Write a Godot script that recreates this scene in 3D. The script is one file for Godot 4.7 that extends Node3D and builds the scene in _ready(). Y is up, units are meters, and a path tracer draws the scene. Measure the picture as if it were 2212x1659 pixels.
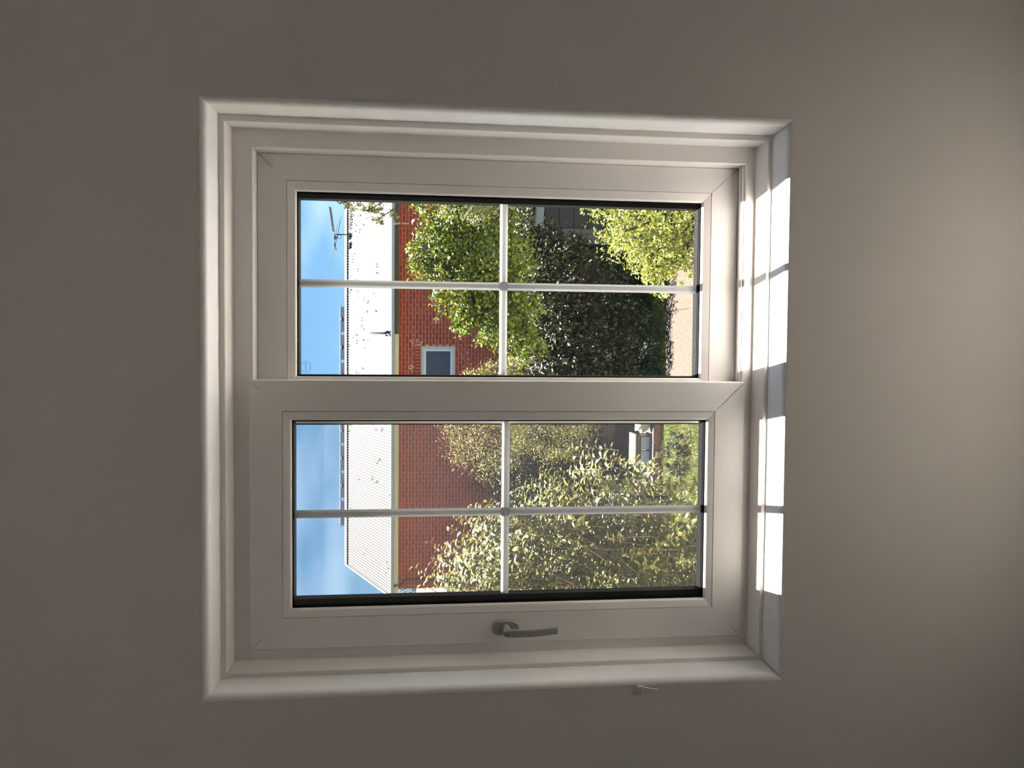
extends Node3D

# The room's floor is y = 0, the inner face of the window wall is z = 0, outdoors is z < 0. The photograph was taken with the camera on its side.
const LAWN := -3.7
var M := {}
var used := {}

# ---------- helpers: nodes ----------
func numbered(called: String) -> String:
	var n: int = used.get(called, 0)
	used[called] = n + 1
	return called if n == 0 else "%s_%03d" % [called, n]

func tag(o: Node, label: String, category: String, group := "", kind := "") -> Node:
	if label: o.set_meta("label", label)
	if category: o.set_meta("category", category)
	if group: o.set_meta("group", group)
	if kind: o.set_meta("kind", kind)
	return o

func thing(called: String, label: String, category: String, at := Vector3.ZERO, group := "") -> Node3D:
	var o := Node3D.new()
	o.name = numbered(called)
	add_child(o)
	o.position = at
	tag(o, label, category, group)
	return o

func mi(called: String, mesh: Mesh, mat: Material, parent: Node) -> MeshInstance3D:
	var o := MeshInstance3D.new()
	o.name = numbered(called) if parent == self else called
	o.mesh = mesh
	o.material_override = mat
	parent.add_child(o, true)
	return o

func obj(called: String, st: SurfaceTool, mat: Material, parent: Node) -> MeshInstance3D:
	st.generate_normals()
	return mi(called, st.commit(), mat, parent)

func sub(parent: Node, called: String, at := Vector3.ZERO) -> Node3D:
	var o := Node3D.new()
	o.name = called
	parent.add_child(o, true)
	o.position = at
	return o

func struct(o: Node, label: String, category: String) -> Node:
	return tag(o, label, category, "", "structure")

# ---------- helpers: shapes ----------
func begin(smooth := false) -> SurfaceTool:
	var st := SurfaceTool.new()
	st.begin(Mesh.PRIMITIVE_TRIANGLES)
	st.set_smooth_group(0 if smooth else -1)
	return st

func tri(st: SurfaceTool, a: Vector3, b: Vector3, c: Vector3) -> void:
	st.add_vertex(a); st.add_vertex(b); st.add_vertex(c)

func quad(st: SurfaceTool, a: Vector3, b: Vector3, c: Vector3, d: Vector3) -> void:
	tri(st, a, b, c); tri(st, a, c, d)

# a quad turned so that its front looks away from a point
func quad_from(st: SurfaceTool, a: Vector3, b: Vector3, c: Vector3, d: Vector3, from: Vector3) -> void:
	var n := (c - a).cross(b - a)
	if n.length_squared() < 1e-18: n = (d - a).cross(c - a)
	if n.dot((a + b + c + d) / 4.0 - from) >= 0.0: quad(st, a, b, c, d)
	else: quad(st, d, c, b, a)

func extrude(st: SurfaceTool, A: Array, B: Array, caps := true) -> void:
	var n := A.size()
	var newell := Vector3.ZERO
	for i in n:
		newell += (A[i] as Vector3).cross(A[(i + 1) % n])
	var axis := Vector3.ZERO
	for i in n: axis += B[i] - A[i]
	var ccw := newell.dot(axis) > 0.0
	for i in n:
		var j := (i + 1) % n
		if ccw: quad(st, A[i], B[i], B[j], A[j])
		else: quad(st, A[j], B[j], B[i], A[i])
	if caps:
		for i in range(1, n - 1):
			if ccw:
				tri(st, A[0], A[i], A[i + 1]); tri(st, B[0], B[i + 1], B[i])
			else:
				tri(st, A[0], A[i + 1], A[i]); tri(st, B[0], B[i], B[i + 1])

func box(st: SurfaceTool, lo: Vector3, hi: Vector3) -> void:
	extrude(st, [Vector3(lo.x, lo.y, lo.z), Vector3(lo.x, hi.y, lo.z), Vector3(lo.x, hi.y, hi.z), Vector3(lo.x, lo.y, hi.z)],
		[Vector3(hi.x, lo.y, lo.z), Vector3(hi.x, hi.y, lo.z), Vector3(hi.x, hi.y, hi.z), Vector3(hi.x, lo.y, hi.z)])

# box whose edges are cut by c
func soft_box(st: SurfaceTool, lo: Vector3, hi: Vector3, c: float) -> void:
	var mid := (lo + hi) / 2.0
	var h := (hi - lo) / 2.0
	for ax in 3:
		var b := (ax + 1) % 3
		var d := (ax + 2) % 3
		for s in [-1.0, 1.0]:
			var p := []
			for k in [[-1, -1], [1, -1], [1, 1], [-1, 1]]:
				var v := Vector3.ZERO
				v[ax] = h[ax] * s; v[b] = (h[b] - c) * k[0]; v[d] = (h[d] - c) * k[1]
				p.append(mid + v)
			quad_from(st, p[0], p[1], p[2], p[3], mid)
			for t in [-1.0, 1.0]:
				var e := []
				for u in [-1.0, 1.0]:
					var v1 := Vector3.ZERO
					v1[ax] = h[ax] * s; v1[b] = (h[b] - c) * t; v1[d] = (h[d] - c) * u
					var v2 := Vector3.ZERO
					v2[ax] = (h[ax] - c) * s; v2[b] = h[b] * t; v2[d] = (h[d] - c) * u
					e.append(mid + v1); e.append(mid + v2)
				quad_from(st, e[0], e[1], e[3], e[2], mid)
	for x in [-1.0, 1.0]:
		for y in [-1.0, 1.0]:
			for z in [-1.0, 1.0]:
				var p1 := mid + Vector3(x * h.x, y * (h.y - c), z * (h.z - c))
				var p2 := mid + Vector3(x * (h.x - c), y * h.y, z * (h.z - c))
				var p3 := mid + Vector3(x * (h.x - c), y * (h.y - c), z * h.z)
				if (p3 - p1).cross(p2 - p1).dot(p1 - mid) >= 0.0: tri(st, p1, p2, p3)
				else: tri(st, p1, p3, p2)

func circle(at: Vector3, dir: Vector3, r: float, n: int) -> Array:
	var d := dir.normalized()
	var u := d.cross(Vector3.UP if absf(d.y) < 0.9 else Vector3.RIGHT).normalized()
	var v := d.cross(u)
	var out := []
	for i in n:
		var a := TAU * i / n
		out.append(at + (u * cos(a) + v * sin(a)) * r)
	return out

func tube(st: SurfaceTool, pts: Array, radii: Array, n := 6) -> void:
	var prev := []
	for i in pts.size():
		var d: Vector3 = (pts[mini(i + 1, pts.size() - 1)] - pts[maxi(i - 1, 0)])
		var ring := circle(pts[i], d, radii[i] if i < radii.size() else radii[-1], n)
		if prev:
			var best := 0
			for k in n:
				if (ring[k] as Vector3).distance_squared_to(prev[0]) < (ring[best] as Vector3).distance_squared_to(prev[0]): best = k
			var turned := []
			for k in n: turned.append(ring[(k + best) % n])
			ring = turned
			extrude(st, prev, ring, false)
		prev = ring
	var first := circle(pts[0], pts[1] - pts[0], radii[0], n)
	var c0: Vector3 = pts[0]
	var c1: Vector3 = pts[-1]
	for i in n:
		tri(st, c0, first[i], first[(i + 1) % n])
		tri(st, c1, prev[(i + 1) % n], prev[i])

# frame members that meet in mitres: profile = [[left, right, bottom, top, z], ...], a closed loop; one mesh for each of the four sides
func mitred(parent: Node, names: Array, profile: Array, mat: Material, gap := 0.0003, skip := []) -> void:
	for side in 4:
		if side in skip: continue
		var A := []
		var B := []
		for p in profile:
			var tl := Vector3(p[0], p[3], p[4])
			var tr := Vector3(p[1], p[3], p[4])
			var br := Vector3(p[1], p[2], p[4])
			var bl := Vector3(p[0], p[2], p[4])
			var g: Array = [[tl, tr, Vector3.RIGHT], [tr, br, Vector3.DOWN], [br, bl, Vector3.LEFT], [bl, tl, Vector3.UP]][side]
			A.append(g[0] + g[2] * gap)
			B.append(g[1] - g[2] * gap)
		var st := begin()
		extrude(st, A, B, false)
		obj(names[side], st, mat, parent)

func inset(r: Array, d: float, z: float) -> Array:
	return [r[0] + d, r[1] - d, r[2] + d, r[3] - d, z]

# ---------- helpers: materials ----------
func mat(color: Color, rough := 0.7, metal := 0.0, spec := 0.5) -> StandardMaterial3D:
	var m := StandardMaterial3D.new()
	m.albedo_color = color.linear_to_srgb()
	m.roughness = rough
	m.metallic = metal
	m.metallic_specular = spec
	return m

func noise_tex(freq: float, size := 512, octaves := 4, seed_ := 1, ramp: Gradient = null) -> NoiseTexture2D:
	var n := FastNoiseLite.new()
	n.seed = seed_
	n.frequency = freq
	n.fractal_octaves = octaves
	var t := NoiseTexture2D.new()
	t.width = size; t.height = size
	t.seamless = true
	t.noise = n
	if ramp: t.color_ramp = ramp
	return t

func ramp(stops: Array) -> Gradient:
	var g := Gradient.new()
	var o := PackedFloat32Array()
	var c := PackedColorArray()
	for s in stops:
		o.append(s[0]); c.append((s[1] as Color).linear_to_srgb())
	g.offsets = o
	g.colors = c
	return g

func textured(tex: Texture2D, scale: float, rough := 0.8, bump: Texture2D = null, bump_cm := 0.0) -> StandardMaterial3D:
	var m := mat(Color.WHITE, rough)
	m.albedo_texture = tex
	m.uv1_triplanar = true
	m.uv1_world_triplanar = true
	m.uv1_scale = Vector3.ONE * scale
	if bump:
		m.heightmap_enabled = true
		m.heightmap_texture = bump
		m.heightmap_scale = bump_cm
	return m

func leaf_mat(rough: float, through: float, spec := 0.5) -> StandardMaterial3D:
	var m := mat(Color.WHITE, rough, 0.0, spec)
	m.vertex_color_use_as_albedo = true
	m.backlight_enabled = true
	m.backlight = Color(through, through, through * 0.55)
	m.cull_mode = BaseMaterial3D.CULL_DISABLED
	return m

# ---------- sky, sun, camera ----------
func set_camera_and_light() -> void:
	var cam := Camera3D.new()
	cam.name = "camera"
	var pitch := 0.112781
	var yaw := 0.038236
	var roll := -0.003818
	var f := Vector3(-sin(yaw) * cos(pitch), -sin(pitch), -cos(yaw) * cos(pitch))
	var r0 := Vector3(cos(yaw), 0, -sin(yaw))
	var u0 := r0.cross(f)
	var ix := -u0 * cos(roll) - r0 * sin(roll)
	var iy := u0 * sin(roll) - r0 * cos(roll)
	cam.transform = Transform3D(Basis(ix, -iy, -f), Vector3(0, 1.5, 1.7))
	cam.fov = rad_to_deg(2.0 * atan(829.5 / 1789.0))
	cam.near = 0.05
	cam.far = 400.0
	cam.current = true
	add_child(cam)

	var sun := DirectionalLight3D.new()
	sun.name = "sun"
	sun.light_energy = 9.0
	sun.light_color = Color(1.0, 0.97, 0.92)
	sun.light_angular_distance = 0.53
	sun.shadow_enabled = true
	var travel := Vector3(0.165, -2.25, 1.0).normalized()
	sun.transform = Transform3D(Basis.looking_at(travel, Vector3(0, 0, -1)), Vector3(0, 8, 0))
	add_child(sun)

	var env := Environment.new()
	env.background_mode = Environment.BG_SKY
	var sky := Sky.new()
	var sm := ProceduralSkyMaterial.new()
	sm.sky_top_color = Color(0.11, 0.34, 0.80).linear_to_srgb()
	sm.sky_horizon_color = Color(0.37, 0.72, 1.0).linear_to_srgb()
	sm.sky_curve = 0.14
	sm.ground_bottom_color = Color(0.10, 0.10, 0.07).linear_to_srgb()
	sm.ground_horizon_color = Color(0.30, 0.36, 0.40).linear_to_srgb()
	sm.sky_energy_multiplier = 0.82
	sm.ground_energy_multiplier = 0.74
	sm.sun_angle_max = 12.0
	sm.sky_cover = cloud_cover()
	sky.sky_material = sm
	env.sky = sky
	env.tonemap_mode = Environment.TONE_MAPPER_LINEAR
	env.tonemap_exposure = 1.8
	env.sdfgi_enabled = true
	env.ssao_enabled = true
	env.ssil_enabled = true
	var we := WorldEnvironment.new()
	we.name = "world_environment"
	we.environment = env
	add_child(we)

func cloud_cover() -> Texture2D:
	var w := 1024
	var h := 512
	var n := FastNoiseLite.new()
	n.seed = 23
	n.frequency = 1.0
	n.fractal_octaves = 5
	var im := Image.create(w, h, false, Image.FORMAT_RGBA8)
	for y in h:
		var el := (0.5 - (y + 0.5) / h) * PI
		for x in w:
			var az := TAU * x / w
			var d := Vector3(cos(az) * cos(el), sin(el), sin(az) * cos(el))
			var a := 0.0
			if el > 0.0:
				var q := n.get_noise_3d(d.x * 1.6 + 3.0, d.y * 7.0, d.z * 1.6) * 0.7 + n.get_noise_3d(d.x * 5.0, d.y * 16.0 + 9.0, d.z * 5.0) * 0.3
				a = clampf((q - 0.10) * 0.9, 0.0, 0.22)
			im.set_pixel(x, y, Color(1, 1, 1, a))
	return ImageTexture.create_from_image(im)

# ---------- materials ----------
func make_materials() -> void:
	var plaster_bump := noise_tex(0.02, 512, 5, 3)
	M.wall = textured(noise_tex(0.006, 512, 5, 5, ramp([[0.0, Color(0.65, 0.622, 0.598)], [0.5, Color(0.67, 0.640, 0.615)], [1.0, Color(0.69, 0.658, 0.632)]])), 0.55, 0.75, plaster_bump, 0.035)
	M.room_wall = mat(Color(0.84, 0.815, 0.80), 0.85)
	M.ceiling = mat(Color(0.86, 0.855, 0.84), 0.9)
	M.floor = textured(noise_tex(0.05, 512, 4, 8, ramp([[0.0, Color(0.71, 0.67, 0.63)], [1.0, Color(0.80, 0.76, 0.72)]])), 3.0, 0.9)
	M.plaster = textured(noise_tex(0.012, 512, 5, 9, ramp([[0.0, Color(0.74, 0.735, 0.735)], [0.5, Color(0.775, 0.77, 0.77)], [1.0, Color(0.80, 0.795, 0.79)]])), 2.0, 0.6, plaster_bump, 0.03)
	M.upvc = mat(Color(0.82, 0.79, 0.77), 0.32)
	M.bar = mat(Color(0.50, 0.51, 0.52), 0.35)
	M.joint = mat(Color(0.36, 0.37, 0.38), 0.4)
	M.gasket = mat(Color(0.004, 0.004, 0.005), 0.6, 0.0, 0.2)
	M.handle = mat(Color(0.31, 0.315, 0.30), 0.34, 0.15)
	M.ink = mat(Color(0.03, 0.03, 0.03), 0.6)
	M.wire = mat(Color(0.050, 0.050, 0.058), 0.7, 0.0, 0.2)
	M.screen_frame = mat(Color(0.72, 0.73, 0.72), 0.35)
	M.dust = mat(Color(0.75, 0.74, 0.70), 0.9)
	M.dust.backlight_enabled = true
	M.dust.backlight = Color(0.6, 0.6, 0.58)
	M.dust.cull_mode = BaseMaterial3D.CULL_DISABLED
	M.stamp = mat(Color(0.16, 0.24, 0.36), 0.9)
	var g := StandardMaterial3D.new()
	g.albedo_color = Color(0.5, 0.55, 0.53, 0.004)
	g.transparency = BaseMaterial3D.TRANSPARENCY_ALPHA
	g.roughness = 0.0
	M.glass = g
	var h := StandardMaterial3D.new()
	h.albedo_color = Color(0.75, 0.74, 0.72, 0.55)
	h.transparency = BaseMaterial3D.TRANSPARENCY_ALPHA
	h.roughness = 0.3
	M.clear_plastic = h
	# outdoors
	M.brick = [mat(Color(0.37, 0.052, 0.032), 0.85), mat(Color(0.335, 0.045, 0.029), 0.85), mat(Color(0.40, 0.062, 0.038), 0.85), mat(Color(0.305, 0.040, 0.028), 0.85)]
	M.mortar = mat(Color(0.62, 0.34, 0.22), 0.95)
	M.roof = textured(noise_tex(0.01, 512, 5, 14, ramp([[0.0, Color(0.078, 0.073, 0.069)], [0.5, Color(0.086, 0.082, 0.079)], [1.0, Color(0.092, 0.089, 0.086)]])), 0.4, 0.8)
	M.lichen = mat(Color(0.007, 0.007, 0.006), 0.95)
	M.gutter = mat(Color(0.36, 0.385, 0.365), 0.5)
	M.cream = mat(Color(0.72, 0.60, 0.40), 0.7)
	M.brown = textured(noise_tex(0.03, 256, 4, 17, ramp([[0.0, Color(0.06, 0.045, 0.035)], [1.0, Color(0.15, 0.115, 0.09)]])), 2.0, 0.8)
	M.downpipe = mat(Color(0.20, 0.08, 0.06), 0.6)
	M.win_frame = mat(Color(0.62, 0.68, 0.74), 0.4)
	M.win_timber = mat(Color(0.55, 0.50, 0.42), 0.7)
	M.dark_glass = mat(Color(0.055, 0.075, 0.115), 0.2, 0.0, 0.2)
	M.galv = mat(Color(0.06, 0.075, 0.08), 0.55, 0.0)
	M.panel = mat(Color(0.33, 0.33, 0.34), 0.5)
	M.panel_frame = mat(Color(0.55, 0.58, 0.6), 0.4, 0.3)
	M.black = mat(Color(0.02, 0.022, 0.025), 0.5)
	M.soil = textured(noise_tex(0.02, 256, 4, 23, ramp([[0.0, Color(0.04, 0.045, 0.012)], [1.0, Color(0.10, 0.12, 0.025)]])), 0.7, 0.95)
	M.path = textured(noise_tex(0.035, 1024, 5, 29, ramp([[0.0, Color(0.024, 0.014, 0.009)], [0.36, Color(0.038, 0.026, 0.018)], [0.48, Color(0.050, 0.035, 0.025)], [1.0, Color(0.058, 0.042, 0.031)]])), 0.35, 0.9)
	M.terrace = textured(noise_tex(0.03, 512, 4, 37, ramp([[0.0, Color(0.50, 0.485, 0.46)], [1.0, Color(0.60, 0.585, 0.56)]])), 0.5, 0.9)
	M.shed = mat(Color(0.025, 0.028, 0.031), 0.8)
	M.shed_post = mat(Color(0.075, 0.08, 0.08), 0.8)
	M.fascia = mat(Color(0.16, 0.18, 0.21), 0.6)
	M.bark = textured(noise_tex(0.03, 256, 4, 31, ramp([[0.0, Color(0.06, 0.045, 0.035)], [1.0, Color(0.20, 0.155, 0.12)]])), 3.0, 0.9)
	M.twig = mat(Color(0.30, 0.14, 0.08), 0.7)
	M.terracotta = mat(Color(0.36, 0.14, 0.07), 0.85)
	M.pale_timber = mat(Color(0.55, 0.44, 0.28), 0.7)
	M.plastic_white = mat(Color(0.50, 0.50, 0.53), 0.5)
	M.canvas = mat(Color(0.55, 0.48, 0.38), 0.9)
	M.pale_tile = mat(Color(0.13, 0.11, 0.10), 0.8)
	M.leaf = leaf_mat(0.5, 0.55, 0.4)
	M.leaf_gloss = leaf_mat(0.38, 0.65, 0.4)
	M.leaf_soft = leaf_mat(0.42, 0.65, 0.34)
	M.bark_dark = mat(Color(0.018, 0.014, 0.011), 0.9)
	M.grass = leaf_mat(0.6, 0.5)

# ---------- the room ----------
const HOLE := [-0.703, 0.4945, 0.7155, 1.9241]      # the opening: left, right, bottom, top
const REVEAL := [-0.6924, 0.4851, 0.7215, 1.9111]   # its inner end at the window frame

func make_room() -> void:
	var L := -1.55
	var R := 1.35
	var D := 2.5
	var H := 2.45
	var st := begin()
	box(st, Vector3(L - 0.12, LAWN, -0.27), Vector3(HOLE[0], H + 0.12, 0))
	box(st, Vector3(HOLE[1], LAWN, -0.27), Vector3(R + 0.12, H + 0.12, 0))
	box(st, Vector3(HOLE[0], LAWN, -0.27), Vector3(HOLE[1], HOLE[2], 0))
	box(st, Vector3(HOLE[0], HOLE[3], -0.27), Vector3(HOLE[1], H + 0.12, 0))
	struct(obj("wall_front", st, M.wall, self), "warm grey painted wall around the white window", "wall")
	for w in [["wall_left", Vector3(L - 0.12, 0, 0), Vector3(L, H, D), "left"], ["wall_right", Vector3(R, 0, 0), Vector3(R + 0.12, H, D), "right"], ["wall_back", Vector3(L - 0.12, 0, D), Vector3(R + 0.12, H, D + 0.12), "back"]]:
		st = begin()
		box(st, w[1], w[2])
		struct(obj(w[0], st, M.room_wall, self), "plain painted %s wall of the room" % w[3], "wall")
	st = begin()
	box(st, Vector3(L - 0.12, -0.12, 0), Vector3(R + 0.12, 0, D + 0.12))
	struct(obj("floor", st, M.floor, self), "light brown floor of the room", "floor")
	st = begin()
	box(st, Vector3(L - 0.12, H, 0), Vector3(R + 0.12, H + 0.12, D + 0.12))
	struct(obj("ceiling", st, M.ceiling, self), "white ceiling of the room", "ceiling")
	make_reveal()
	make_hook()

# the plastered reveal: four lengths with rounded outer edges and slightly uneven paint
func make_reveal() -> void:
	var n := FastNoiseLite.new()
	n.seed = 77
	n.frequency = 1.0
	n.fractal_octaves = 3
	var says := ["white plastered head of the window reveal", "white plastered right side of the window reveal", "white plastered sill of the window reveal, partly sunlit", "white plastered left side of the window reveal"]
	for side in 4:
		var st := begin(true)
		var N := 420 if side == 2 else 150
		var prev := []
		for k in N + 1:
			var t := float(k) / N
			var ring := []
			var wob := n.get_noise_2d(t * 9.0, side * 13.0) * 0.0008
			var rag := absf(n.get_noise_2d(t * 70.0, side * 31.0 + 5.0)) * 0.0034
			var prof := []
			var wide := 0.0090 if side == 2 else 0.0125
			for a in 9:
				var q := PI / 2.0 * a / 8.0
				var d := -0.004 + wide * sin(q)
				if a == 0: d -= rag
				elif side == 2: d += n.get_noise_2d(t * 260.0, 9.0) * 0.0016 * cos(q)
				prof.append(inset(HOLE, d, 0.0008 - 0.0145 * (1.0 - cos(q))))
			for f in [0.35, 0.7, 1.0]:
				var e: Array = prof[8]
				var rr := []
				for c in 4: rr.append(lerpf(e[c], REVEAL[c] + wob * (1.0 if c in [1, 3] else -1.0), f))
				rr.append(lerpf(-0.0137, -0.0795, f))
				prof.append(rr)
			for p in prof:
				var tl := Vector3(p[0], p[3], p[4])
				var tr := Vector3(p[1], p[3], p[4])
				var br := Vector3(p[1], p[2], p[4])
				var bl := Vector3(p[0], p[2], p[4])
				var g: Array = [[tl, tr], [tr, br], [br, bl], [bl, tl]][side]
				ring.append((g[0] as Vector3).lerp(g[1], t))
			if prev:
				for i in ring.size() - 1:
					var behind: Vector3 = [Vector3(0, 0.3, -0.3), Vector3(0.3, 0, -0.3), Vector3(0, -0.3, -0.3), Vector3(-0.3, 0, -0.3)][side]
					quad_from(st, prev[i], ring[i], ring[i + 1], prev[i + 1], ring[i] + behind)
			prev = ring
		struct(obj("trim_%d" % (side + 1), st, M.plaster, self), says[side], "window reveal")

func make_hook() -> void:
	var t := thing("cord_hook", "small white cord hook on the grey wall left of the window", "hook", Vector3(-0.7165, 1.0285, 0))
	var st := begin(true)
	tube(st, [Vector3(0, 0, -0.001), Vector3(0, 0, 0.0025), Vector3(0, 0, 0.004)], [0.0105, 0.0105, 0.0085], 20)
	obj("pad", st, M.wall, t)
	st = begin(true)
	tube(st, [Vector3(0.004, 0.006, 0.003), Vector3(0.0075, 0.002, 0.007), Vector3(0.0085, -0.004, 0.008), Vector3(0.006, -0.012, 0.006), Vector3(0.0030, -0.02, 0.0045), Vector3(0.0018, -0.028, 0.005), Vector3(0.0022, -0.036, 0.0075), Vector3(0.0008, -0.0385, 0.009)], [0.0013, 0.0013, 0.0013, 0.0012, 0.0011, 0.0011, 0.0013, 0.0012], 7)
	obj("hook_arm", st, M.plaster, t)

# ---------- the window ----------
const RET0 := [-0.682, 0.4718, 0.7313, 1.8991]
const RET1 := [-0.677, 0.4735, 0.7342, 1.8962]
const LIP := [-0.648, 0.4341, 0.7564, 1.8534]

func make_window() -> void:
	var w := Node3D.new()
	w.name = "window_1"
	add_child(w)
	struct(w, "white plastic sliding window with two divided sashes", "window")
	var o := inset(RET0, -0.016, 0.0)
	var fr := sub(w, "frame")
	mitred(fr, ["head", "jamb", "sill", "jamb"], [inset(o, 0, -0.0798), inset(RET0, -0.0012, -0.0798), inset(RET0, 0.0, -0.081), inset(RET1, 0, -0.142), inset(LIP, -0.002, -0.142), inset(LIP, 0.0, -0.144), inset(LIP, 0, -0.27), inset(o, 0, -0.27)], M.upvc, 0.0002)
	for z in [-0.1510, -0.1655]:
		var st := begin()
		soft_box(st, Vector3(-0.645, 0.756, z - 0.0028), Vector3(0.4335, 0.7610, z + 0.0028), 0.0008)
		obj("track", st, M.upvc, fr)
	var fixed := sub(w, "fixed_sash")
	sash(fixed, [-0.147, 0.4341, 0.7564, 1.8534], [-0.078, 0.3759, 0.8206, 1.7905], [-0.0569, 0.3539, 0.8409, 1.7697], -0.185, 0.1525, 1.3045, 0.0, 0.009)
	var slider := sub(w, "sliding_sash")
	sash(slider, [-0.655, -0.0634, 0.7507, 1.8623], [-0.586, -0.1317, 0.8211, 1.793], [-0.567, -0.1514, 0.8387, 1.774], -0.136, -0.3625, 1.3015, 0.013, 0.0)
	make_handle(slider)
	make_dust(fixed)
	stamp(fixed, Vector3(-0.0365, 1.7515, -0.2025), 0.0125)
	stamp(slider, Vector3(-0.5515, 1.7570, -0.1535), 0.0105)
	make_screen()

func sash(s: Node3D, outer: Array, bead: Array, gl: Array, zf: float, bar_x: float, bar_y: float, more_l: float, more_r: float) -> void:
	mitred(s, ["top_rail", "stile", "bottom_rail", "stile"], [inset(outer, 0, zf - 0.052), inset(outer, 0, zf - 0.0018), inset(outer, 0.0018, zf), inset(bead, -0.0006, zf), inset(bead, 0.0, zf - 0.0012), inset(bead, 0.0, zf - 0.052)], M.upvc, 0.0007)
	mitred(s, ["bead", "bead", "bead", "bead"], [inset(bead, 0.0006, zf - 0.0018), inset(bead, 0.0014, zf - 0.0006), inset(gl, -0.003, zf - 0.0045), inset(gl, 0.0, zf - 0.0075), inset(gl, 0.0, zf - 0.020), inset(bead, 0.0006, zf - 0.020)], M.upvc, 0.0002)
	mitred(s, ["gasket", "gasket", "gasket", "gasket"], [inset(gl, -0.003, zf - 0.0125), inset(gl, 0.0028, zf - 0.014), inset(gl, 0.0034, zf - 0.0178), inset(gl, -0.003, zf - 0.0178)], M.gasket, 0.0)
	var sp := [gl[0] + 0.0038 + more_l, gl[1] - 0.0038 - more_r, gl[2] + 0.0038, gl[3] - 0.0038]
	mitred(s, ["spacer", "spacer", "spacer", "spacer"], [inset(gl, -0.002, zf - 0.0212), inset(sp, 0.0, zf - 0.0212), inset(sp, 0.0, zf - 0.050), inset(gl, -0.002, zf - 0.050)], M.gasket, 0.0)
	var st := begin()
	box(st, Vector3(gl[0] - 0.002, gl[2] - 0.002, zf - 0.021), Vector3(gl[1] + 0.002, gl[3] + 0.002, zf - 0.018))
	obj("glass_pane", st, M.glass, s)
	# glazing bars between the panes, with a cross joint
	var zb := zf - 0.0315
	var i := inset(sp, 0.0002, 0.0)
	var hw := 0.0088
	for part in [[Vector3(bar_x, bar_y + hw + 0.0015, zb), Vector3(bar_x, i[3], zb), Vector3.RIGHT], [Vector3(bar_x, i[2], zb), Vector3(bar_x, bar_y - hw - 0.0015, zb), Vector3.RIGHT], [Vector3(i[0], bar_y, zb), Vector3(bar_x - hw - 0.0015, bar_y, zb), Vector3.UP], [Vector3(bar_x + hw + 0.0015, bar_y, zb), Vector3(i[1], bar_y, zb), Vector3.UP]]:
		var A := []
		var B := []
		for k in [[-hw, -0.0015], [-hw, 0.0015], [-0.0062, 0.0035], [-0.0042, 0.0052], [0.0042, 0.0052], [0.0062, 0.0035], [hw, 0.0015], [hw, -0.0015], [0.0042, -0.0052], [-0.0042, -0.0052]]:
			var off: Vector3 = part[2] * k[0] + Vector3(0, 0, k[1])
			A.append(part[0] + off); B.append(part[1] + off)
		st = begin()
		extrude(st, A, B, true)
		obj("glazing_bar", st, M.bar, s)
	st = begin()
	soft_box(st, Vector3(bar_x - hw - 0.0014, bar_y - hw - 0.0014, zb - 0.0048), Vector3(bar_x + hw + 0.0014, bar_y + hw + 0.0014, zb + 0.0050), 0.001)
	tag(obj("bar_joint", st, M.joint, s), "grey cross joint of the glazing bars", "")

func make_handle(s: Node3D) -> void:
	var h := sub(s, "handle", Vector3(-0.6185, 1.3035, -0.136))
	tag(h, "grey metal lever handle", "")
	# one continuous casting: rose plate, neck and lever, in three welded shells
	var st := begin(false)
	var rose := []
	var rose2 := []
	var rose3 := []
	for k in 24:
		var a := TAU * k / 24.0
		var c := Vector3(cos(a) * 0.0165, sin(a) * 0.0165 + (0.0145 if sin(a) >= 0 else -0.0145), 0)
		rose.append(c); rose2.append(c + Vector3(0, 0, 0.0085)); rose3.append(c * Vector3(0.9, 0.95, 1) + Vector3(0, 0, 0.0105))
	extrude(st, rose, rose2, false)
	extrude(st, rose2, rose3, true)
	obj("rose", st, M.handle, h)
	st = begin(true)
	tube(st, [Vector3(0, -0.001, 0.009), Vector3(0, -0.001, 0.022), Vector3(0.0002, -0.0015, 0.034), Vector3(0.0005, -0.002, 0.043)], [0.0108, 0.0095, 0.0088, 0.0084], 18)
	obj("neck", st, M.handle, h)
	st = begin(false)
	var prev := []
	for k in 13:
		var t := k / 12.0
		var y := 0.0075 - t * 0.1205
		var x := -0.0005 + 0.0035 * t * t
		var z := 0.0415 + 0.0065 * sin(t * PI * 0.9) - 0.002 * t
		var hw := 0.0083 - 0.0006 * t
		if k == 0: hw = 0.0058
		var hd := 0.0050
		var ring := []
		for c in [[-1, -0.6], [-1, 0.7], [-0.75, 1], [0.75, 1], [1, 0.7], [1, -0.6], [0.6, -1], [-0.6, -1]]:
			ring.append(Vector3(x + c[0] * hw, y, z + c[1] * hd))
		if prev: extrude(st, prev, ring, k == 1 or k == 12)
		prev = ring
	obj("lever", st, M.handle, h)
	st = begin(false)
	for seg in [[Vector2(0.0008, 0.002), Vector2(-0.0048, -0.0015)], [Vector2(-0.0048, -0.0015), Vector2(-0.001, -0.0022)]]:
		var d := ((seg[1] - seg[0]) as Vector2).normalized()
		var q := Vector2(-d.y, d.x) * 0.0006
		var z := 0.0484
		quad_from(st, Vector3(seg[0].x + q.x, seg[0].y + q.y, z), Vector3(seg[1].x + q.x, seg[1].y + q.y, z), Vector3(seg[1].x - q.x, seg[1].y - q.y, z), Vector3(seg[0].x - q.x, seg[0].y - q.y, z), Vector3(0, 0, 0))
	tag(obj("tick_mark", st, M.ink, h), "small dark tick mark stamped on the lever", "")

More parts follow.
